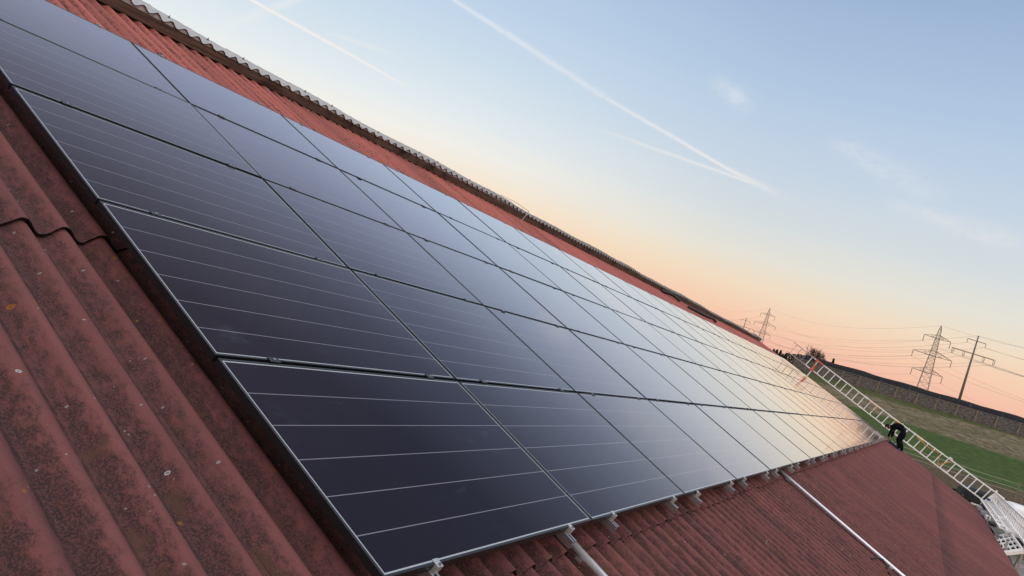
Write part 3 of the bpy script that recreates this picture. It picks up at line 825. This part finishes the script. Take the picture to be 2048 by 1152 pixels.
# ------------------------------------------------------------------ far wall, bank
def wall_material():
    m,nt,b,oc=material('weathered_grey_wall')
    st=nt.noise(nt.mapping(oc,(1,2.2,9)),1.0,5,.65); fi=nt.noise(nt.mapping(oc,(3,9,3)),1.0,5,.7)
    c=nt.mix(nt.smooth(st,.35,.65),(.085,.075,.068),(.21,.192,.176))
    c=nt.mix(nt.math('MULTIPLY',nt.smooth(fi,.5,.66),.7),c,(.03,.027,.025))
    setp(nt,b,color=c,rough=.9,spec=.15,normal=nt.bump(fi,.6,.05))
    return m
WX=125.0; wy0,wy1=-46.0,18.5; zb=ters(WX)
wa=empty('field_wall',(WX,0,zb)); tag(wa,'long weathered grey wall with pale posts at the top of the field','wall')
mb=MB(); yy=wy0
while yy<wy1:
    ye=min(yy+2.6,wy1); hh=1.62+random.uniform(-.05,.05)
    n=8
    for k in range(n):
        a=yy+(ye-yy)*k/n; b_=yy+(ye-yy)*(k+1)/n
        mb.span((-.1,a,-.4),(.1,b_,hh-.05+random.uniform(-.05,.03)))
    yy+=2.6
mb.build('wall_panel',wall_material(),wa)
mb=MB(); mb.span((-.14,wy0,1.60),(.14,wy1,1.70)); mb.build('coping',simple('pale_coping',(.17,.15,.13),.9,0,.25,1.5),wa)
pm_=MB(); pm_.box((0,0,.6),(.16,.20,2.2)); pm_.tube([(-.1,0,1.5),(-.45,.25,-.1)],.05,5)
post0=pm_.build('post',MAT_POST,wa); yy=wy0; first=True
while yy<wy1:
    p=post0 if first else post0.copy()
    if not first: COL.objects.link(p)
    first=False
    p.location=(-.12,yy+random.uniform(-.15,.15),0); p.rotation_euler=(R(random.uniform(-3,3)),0,0); yy+=2.6
def foil_material():
    m,nt,b,oc=material('black_cover_sheeting')
    w=nt.noise(nt.mapping(oc,(1,.35,2.5)),1.2,5,.6)
    c=nt.mix(w,(.004,.004,.005),(.012,.012,.013))
    x,y,z=nt.sep(oc)
    sm=nt.math('LESS_THAN',nt.math('ABSOLUTE',nt.math('SUBTRACT',nt.math('FRACT',nt.math('DIVIDE',y,4.1)),.5)),.012)
    c=nt.mix(nt.math('MULTIPLY',sm,nt.smooth(w,.4,.6)),c,(.07,.07,.07))
    setp(nt,b,color=c,rough=.75,spec=.12,normal=nt.bump(w,.9,.3))
    return m
mb=MB(); ring_=[]; bx=127.2
prof=[(0,-.8),(.25,1.2),(1.6,1.95),(3.6,2.62),(5.5,2.78),(8,2.7),(11,2.0),(14,-.8)]
yl=[-60+1.5*i for i in range(54)]
for y in yl:
    e=min(1,(20.5-y)/2.0) if y>18.5 else 1.0; e=max(.3,e)
    for (px,pz) in prof:
        mb.v.append((bx+px,y,zb+(pz+.8)*e-.8+(.06*math.sin(y*.9+px)+random.uniform(-.03,.03) if pz>0 else 0)))
k=len(prof)
for i in range(len(yl)-1):
    for j in range(k-1):
        a=i*k+j; mb.f.append((a,a+1,a+k+1,a+k)); mb.m.append(0)
mb.f.append(tuple(range(k))); mb.m.append(0); i=(len(yl)-1)*k; mb.f.append(tuple(reversed(range(i,i+k)))); mb.m.append(0)
o=mb.build('covered_bank',foil_material(),None,smooth=True,fix=True); tag(o,'long low bank under black sheeting behind the grey field wall','bank')

# ------------------------------------------------------------------ wire fence
FX=76.0
fe=empty('wire_fence',(FX,-5,ters(FX))); tag(fe,'pasture fence of pale wires with timber posts below the green field','fence')
for (yy,h) in ((-4.9,1.5),(-9.15,1.75),(-9.6,1.75),(-14,1.3),(3.5,1.2),(9,1.2)):
    mb=MB(); th=.11 if h>1.6 else .06
    mb.box((0,yy+5,h/2-.1),(th,th,h+.2)); mb.build('post',MAT_POST,fe)
for hh in (.4,.95,1.5):
    mb=MB(); mb.beam((0,-4.15,hh),(0,-4.6,hh),.08); mb.build('crossbar',MAT_POST,fe)
for h in (.75,1.1,1.5):
    mb=MB(); pts=[]
    for k in range(24):
        yy=9-23*k/23; pts.append((0,yy+5,h-.05*math.sin(k*.9)**2))
    mb.tube(pts,.015,5); mb.build('wire',MAT_CORD,fe)
def ground_rope(name,pts,label,r=.03):
    mb=MB(); mb.tube([(x,y,ters(x)+h) for x,y,h in pts],r,5)
    o=mb.build(name,MAT_CORD,None,smooth=True); tag(o,label,'rope','pale ropes behind the barn gable')
ground_rope('rope',[(62,.3,.10),(58,-.7,.10),(55,-1.2,.25),(53,-1.6,.08),(50,-2.1,.08),(49,-2.9,.1)],'pale rope lying in a curve on the grass beyond the gable')
ground_rope('rope',[(66,2.0,.5),(64,.0,.35),(63,-1.4,.2),(62,-2.7,.45),(61,-4.2,.4)],'pale rope stretched low across the grass behind the ladder')
ground_rope('rope',[(50,-2.2,.5),(49,-3.0,.15),(48.5,-3.5,.12),(48,-4.1,.4),(46,-4.6,1.2)],'pale rope sagging in front of the black car')

# ------------------------------------------------------------------ vehicles
MAT_CARBLACK=simple('black_car_paint',(.008,.009,.010),.5,0,.05,3,spec=.25)
MAT_CARGLASS=simple('dark_car_glass',(.010,.013,.016),.35,0,.05,3,spec=.12)
MAT_CARWHITE=simple('white_car_paint',(.80,.82,.85),.25,0,.03,2)
MAT_RED=simple('red_tail_lamp',(.05,.006,.006),.2,0,.05,5)
def vehicle(name,x,y,rz,L,Wd,H,paint,label,cat,van=False):
    o=empty(name,(x,y,ters(x+L*.5)),(0,0,rz)); tag(o,label,cat)
    # side profile lofted across the width with tumble-home
    pr=[(0,.42),(0,.95),(.06,1.12),(.18,H-.16),(.42,H-.02),(L*.30,H),(L*(.80 if van else .58),H-.04),(L*(.90 if van else .73),1.05),(L-.15,.86 if not van else .95),(L,.68),(L,.36),(L-.2,.26),(.2,.26)]
    secs=[(-.5,.86),(-.47,.97),(-.36,1.0),(0,1.01),(.36,1.0),(.47,.97),(.5,.86)]
    mb=MB()
    for s_,k in secs:
        for (px,pz) in pr:
            tum=1-.20*max(0,(pz-.95)/(H-.95))
            cx=L*.5+(px-L*.5)*(k if abs(s_)>.4 else 1)
            mb.v.append((cx,s_*Wd*tum,pz if pz<.9 else .9+(pz-.9)*(k if abs(s_)>.4 else 1)))
    n=len(pr)
    for i in range(len(secs)-1):
        for j in range(n):
            a=i*n+j; b_=i*n+(j+1)%n; mb.f.append((a,b_,b_+n,a+n)); mb.m.append(0)
    mb.f.append(tuple(range(n))); mb.f.append(tuple(reversed(range((len(secs)-1)*n,len(secs)*n)))); mb.m+=[0,0]
    body=mb.build('body',paint,o,smooth=True,fix=True)
    bv=body.modifiers.new('sub','SUBSURF'); bv.levels=1; bv.render_levels=1
    # rear window, side windows
    mb=MB(); w=Wd*.38
    if not van: mb.quad((.035,-w,1.14),(.035,w,1.14),(.15,w*.93,H-.26),(.15,-w*.93,H-.26)); mb.build('rear_window',MAT_CARGLASS,o)
    for s_ in (-1,1):
        mb=MB()
        for (a,b_) in ((L*.10,L*.30),(L*.33,L*.50),(L*.53,L*.68)):
            yb=s_*Wd*.495; yt=s_*Wd*.43
            mb.quad((a,yb,1.06),(b_,yb,1.06),(b_-.05,yt,H-.24),(a+.08,yt,H-.24))
        if not van: mb.build('side_window',MAT_CARGLASS,o)
        for q in (.18,.80):
            wm=MB(); wm.tube([(L*q,s_*(Wd*.5-.22),.33),(L*q,s_*(Wd*.5+.005),.33)],.33,18); wh=wm.build('wheel',MAT_RUBBER,o)
            rm=MB(); rm.tube([(L*q,s_*(Wd*.5+.006),.33),(L*q,s_*(Wd*.5+.012),.33)],.20,12); rm.build('rim',MAT_ALU,wh)
        tl=rbox('tail_lamp',(.01,s_*Wd*.42,.98),(.08,.16,.26),.03,MAT_RED,o)
        mi=rbox('mirror',(L*.66,s_*(Wd*.5+.09),1.08),(.12,.18,.13),.04,paint,o)
    rbox('number_plate',(-.015,0,.74),(.02,.50,.11),.006,MAT_WHITE,o)
    rbox('bumper',(.02,0,.50),(.16,Wd*.94,.22),.05,MAT_RUBBER,o)
    return o
vehicle('parked_car',58.0,-5.35,R(4),4.5,1.86,1.74,MAT_CARBLACK,'black estate car parked on the grass beyond the far eave corner','car')
vehicle('parked_van',50.5,-7.35,R(3),5.0,1.95,2.32,MAT_CARWHITE,'white van roof showing behind the lattice platform at the right edge','van',True)

# ------------------------------------------------------------------ trees
MAT_BARK=simple('dark_bark',(.10,.075,.06),.9,0,.2,6,.3)
MAT_TWIG=simple('bare_twigs',(.085,.058,.042),.9,0,.2,6)
def bare_tree(name,base,H,W_,label,seed,spread=1.0):
    rnd=random.Random(seed); o=empty(name,base); tag(o,label,'tree','trees beyond the field wall')
    tr=MB(); cr=MB()
    def grow(p,d,L,r,lev):
        q=p+d*L*.5+Vector((rnd.uniform(-1,1),rnd.uniform(-1,1),rnd.uniform(-.3,.6)))*L*.06
        e=p+d*L
        (tr if lev<2 else cr).tube([p,q,e],[r,r*.85,r*.7],5 if lev<2 else 3,cap=False)
        r=max(r,.030)
        if lev>=5: return
        nb=4
        for k in range(nb):
            a=rnd.uniform(0,6.28); tilt=rnd.uniform(.35,.95)*spread
            ax=d.orthogonal().normalized(); ax=Quaternion(d,a)@ax
            nd=(Quaternion(ax,tilt)@d); nd=(nd+Vector((0,0,.12))).normalized()
            grow(p+d*L*rnd.uniform(.65,1.0),nd,L*rnd.uniform(.62,.80),r*.6,lev+1)
    for k in range(3): grow(Vector((0,0,0)),Vector((rnd.uniform(-.2,.2),rnd.uniform(-.35,.35),1)).normalized(),H*.32,H*.018,0 if k==0 else 1)
    zmax=max(v[2] for v in cr.v); wid=max(v[1] for v in cr.v)-min(v[1] for v in cr.v)
    for mb in (tr,cr): mb.v=[(a*W_/wid,b_*W_/wid,c*H/zmax) for a,b_,c in mb.v]
    tr.build('trunk',MAT_BARK,o); cr.build('crown',MAT_TWIG,o)
    return o
def polar(az,dist): return (CW.x+dist*math.cos(R(az)),CW.y+dist*math.sin(R(az)))
def onground(az,dist): x,y=polar(az,dist); return (x,y,ters(x)-.1)
bare_tree('bare_tree',(*polar(7.52,165),3.6),6.4,5.4,'round leafless tree standing behind the bank above the top of the ladder',9,1.1)
MAT_NEEDLE=simple('dark_needles',(.018,.028,.016),.9,0,.4,2)
def conifer(name,base,H,Wd,label,seed,round_=False):
    rnd=random.Random(seed); o=empty(name,base); tag(o,label,'tree','dark trees on the horizon')
    t=MB(); t.tube([(0,0,-.3),(0,0,H*.9)],[H*.022,H*.006],6); t.build('trunk',MAT_BARK,o)
    c=MB()
    for k in range(1500):
        h=rnd.random()**1.15
        rad=Wd*.5*((1-h)**.8 if not round_ else math.sqrt(max(0,1-(2*h-1)**2))*1.0)*rnd.uniform(.55,1.12)+.05
        a=rnd.uniform(0,6.283); rr=rad*math.sqrt(rnd.uniform(.25,1))
        p=Vector((rr*math.cos(a),rr*math.sin(a),H*(.02+.98*h)))
        s_=rnd.uniform(.10,.24)*(H/5)
        d1=Vector((rnd.uniform(-1,1),rnd.uniform(-1,1),rnd.uniform(-.8,.3))).normalized()*s_; d2=Vector((rnd.uniform(-1,1),rnd.uniform(-1,1),rnd.uniform(-.4,.9))).normalized()*s_
        c.quad(p-d1,p-d2*.6,p+d1,p+d2*.6)
    c.build('crown',MAT_NEEDLE,o)
    return o
D=250
rt=random.Random(3); az=12.6; spec=[]
while az>7.9:
    late=az<9.3
    spec.append((az,1.97+rt.uniform(-.12,.20)+(0 if not late else .10)-(.12 if az<8.4 else 0),rt.uniform(2.4,3.4) if not late else rt.uniform(4.2,5.6),1 if late else 0)); az-=rt.uniform(.17,.27) if not late else rt.uniform(.30,.40)
for i,(az,elv,w,rd_) in enumerate(spec):
    b_=onground(az,D+rt.uniform(-25,25)); top=CW.z+(b_[0]-CW.x)/math.cos(R(az))*math.tan(R(elv))
    conifer('conifer' if not rd_ else 'dark_tree',b_,top-b_[2],w*1.5,('dark pointed conifer' if not rd_ else 'dark rounded tree')+' on the horizon beyond the panels, %s from the left'%(ORD[i] if i<20 else 'number %d'%(i+1)),20+i,bool(rd_))
b_=onground(6.42,190); conifer('conifer',b_,CW.z+190*math.tan(R(2.62))-b_[2],1.5,'small lone conifer tip showing above the black bank',77)

# ------------------------------------------------------------------ pylons and lines
LD=Vector((.9,.43,0)).normalized(); AD=Vector((-LD.y,LD.x,0))     # line direction, arm direction
def lattice(base,H,label):
    o=empty('lattice_pylon',base); tag(o,label,'pylon','power pylons on the horizon')
    rt=.11
    def half(z): # half width
        t=z/H
        return max(.35,3.1-2.65*t) if t<.95 else .35
    ca=math.cos(.35); sa=math.sin(.35)
    def corner(k,z):
        h=half(z); x,y=[(1,1),(1,-1),(-1,-1),(-1,1)][k]
        a=AD*(x*ca-y*sa)+LD*(x*sa+y*ca)
        return Vector((0,0,z))+a*h
    mb=MB(); zs=[0]
    while zs[-1]<H-2.5: zs.append(zs[-1]+max(1.3,half(zs[-1])*1.25))
    zs[-1]=H-1.2
    for a,b_ in zip(zs,zs[1:]):
        for k in range(4):
            mb.beam(corner(k,a),corner(k,b_),.19)
            mb.beam(corner(k,a),corner((k+1)%4,b_),.10); mb.beam(corner((k+1)%4,a),corner(k,b_),.10)
            mb.beam(corner(k,b_),corner((k+1)%4,b_),.08)
    for k in range(4): mb.beam(corner(k,zs[-1]),(0,0,H),.2)
    mb.build('mast',MAT_PYLON,o)
    tips={}
    for nm,zz,hl,rise in (('top',H-6.4,6.1,1.8),('middle',H-14.6,8.9,2.6),('bottom',H-22.8,7.0,2.2)):
        mb=MB()
        for s_ in (-1,1):
            tip=AD*s_*hl+Vector((0,0,zz+.3))
            for ls in (-1,1):
                q0=LD*ls*half(zz)*.8+Vector((0,0,zz)); q1=LD*ls*half(zz+rise)*.8+AD*s_*half(zz)*.5+Vector((0,0,zz+rise))
                mb.beam(q0,tip,.2); mb.beam(q1,tip,.17)
                mb.beam(q0.lerp(tip,.4),q1.lerp(tip,.4),.1); mb.beam(q0.lerp(tip,.4),q1.lerp(tip,.05),.1)
            im=MB(); im.tube([tip,tip-Vector((0,0,3.1))],.15,6); im.build('insulator',MAT_INSUL,o)
            tips[(nm,s_)]=Vector(base)+tip-Vector((0,0,3.1))
        mb.build('cross_arm',MAT_PYLON,o)
    tips[('peak',0)]=Vector(base)+Vector((0,0,H))
    return tips
def pole(base,H,label):
    o=empty('power_pole',base); tag(o,label,'pylon','power pylons on the horizon')
    mb=MB(); mb.tube([(0,0,-1),(0,0,H)],[.62,.22],10); mb.build('mast',simple('brown_steel_pole',(.13,.105,.09),.6,0,.1,1),o,smooth=True)
    tips={}
    for nm,zz,offs,dbl in (('upper',H-2.1,(-3.4,3.4),0),('lower',H-7.0,(-7.9,-4.1,3.3,7.4),1)):
        mb=MB(); L=max(abs(q) for q in offs)
        mb.beam(AD*-L+Vector((0,0,zz)),AD*L+Vector((0,0,zz)),.26 if not dbl else .36); mb.build('cross_arm',MAT_PYLON,o)
        for q in offs:
            im=MB(); t=AD*q+Vector((0,0,zz))
            if dbl:
                for e in (-.35,.35): im.tube([t+AD*e,t+AD*e*.6-Vector((0,0,1.9))],.10,5)
                im.beam(t+AD*-.25-Vector((0,0,1.9)),t+AD*.25-Vector((0,0,1.9)),.14)
            else: im.tube([t,t-Vector((0,0,1.5))],.11,5)
            im.build('insulator',MAT_INSUL,o); tips[(nm,q)]=Vector(base)+t-Vector((0,0,1.9 if dbl else 1.5))
    tips[('peak',0)]=Vector(base)+Vector((0,0,H))
    return tips
def topz(el_,dist): return CW.z+dist*math.tan(R(el_))
HB=44.0
bx_,by_=polar(.77,400); TB=lattice((bx_,by_,topz(6.66,400)-HB),HB,'tall steel lattice pylon with three cross arms behind the black bank')
ax_,ay_=polar(11.40,680); TA=lattice((ax_,ay_,topz(4.80,680)-HB),HB,'distant lattice pylon just beyond the far end of the roof ridge')
HP=35.0
px_,py_=polar(-1.40,330); PB=pole((px_,py_,topz(6.60,330)-HP),HP,'slim brown power pole with two crossbars right of the lattice pylon')
qx_,qy_=polar(12.74,594); PA=pole((qx_,qy_,topz(3.66,594)-HP),HP,'far slim power pole half hidden by the end of the ridge')
def cable(a,b_,sag,lead,name,label):
    pts=[]; stepv=b_-a
    far=a-stepv*1.0; nearp=b_+stepv*.93
    def seg(p,q,s_,n,skip):
        for k in range(skip,n+1):
            t=k/n; r_=p.lerp(q,t); r_.z-=4*s_*t*(1-t); pts.append(r_)
    seg(far,a,sag,12,0); seg(a,b_,sag,20,1); seg(b_,nearp,sag,26,1)
    mb=MB(); mb.tube(pts,.036,4); o=mb.build(name,MAT_CABLE,None); tag(o,label,'power line','overhead power lines')
LBL={('top',-1):'right tips of the top arms',('top',1):'left tips of the top arms',('middle',-1):'right tips of the middle arms',('middle',1):'left tips of the middle arms',('bottom',-1):'right tips of the bottom arms',('bottom',1):'left tips of the bottom arms',('peak',0):'peaks'}
for k in TB: cable(TA[k],TB[k],9.0 if k[0]!='peak' else 7.5,1,'power_cable','overhead cable strung between %s of the lattice pylons'%LBL[k])
LB2={('upper',-3.4):'right end of the upper crossbars',('upper',3.4):'left end of the upper crossbars',('lower',-7.9):'right end of the lower crossbars',('lower',-4.1):'inner right hanger of the lower crossbars',('lower',3.3):'inner left hanger of the lower crossbars',('lower',7.4):'left end of the lower crossbars',('peak',0):'tops'}
for k in PB: cable(PA[k],PB[k],9.0 if k[0]!='peak' else 8.0,1,'power_cable','overhead cable strung between %s of the slim power poles'%LB2[k])
bpy.context.view_layer.update()
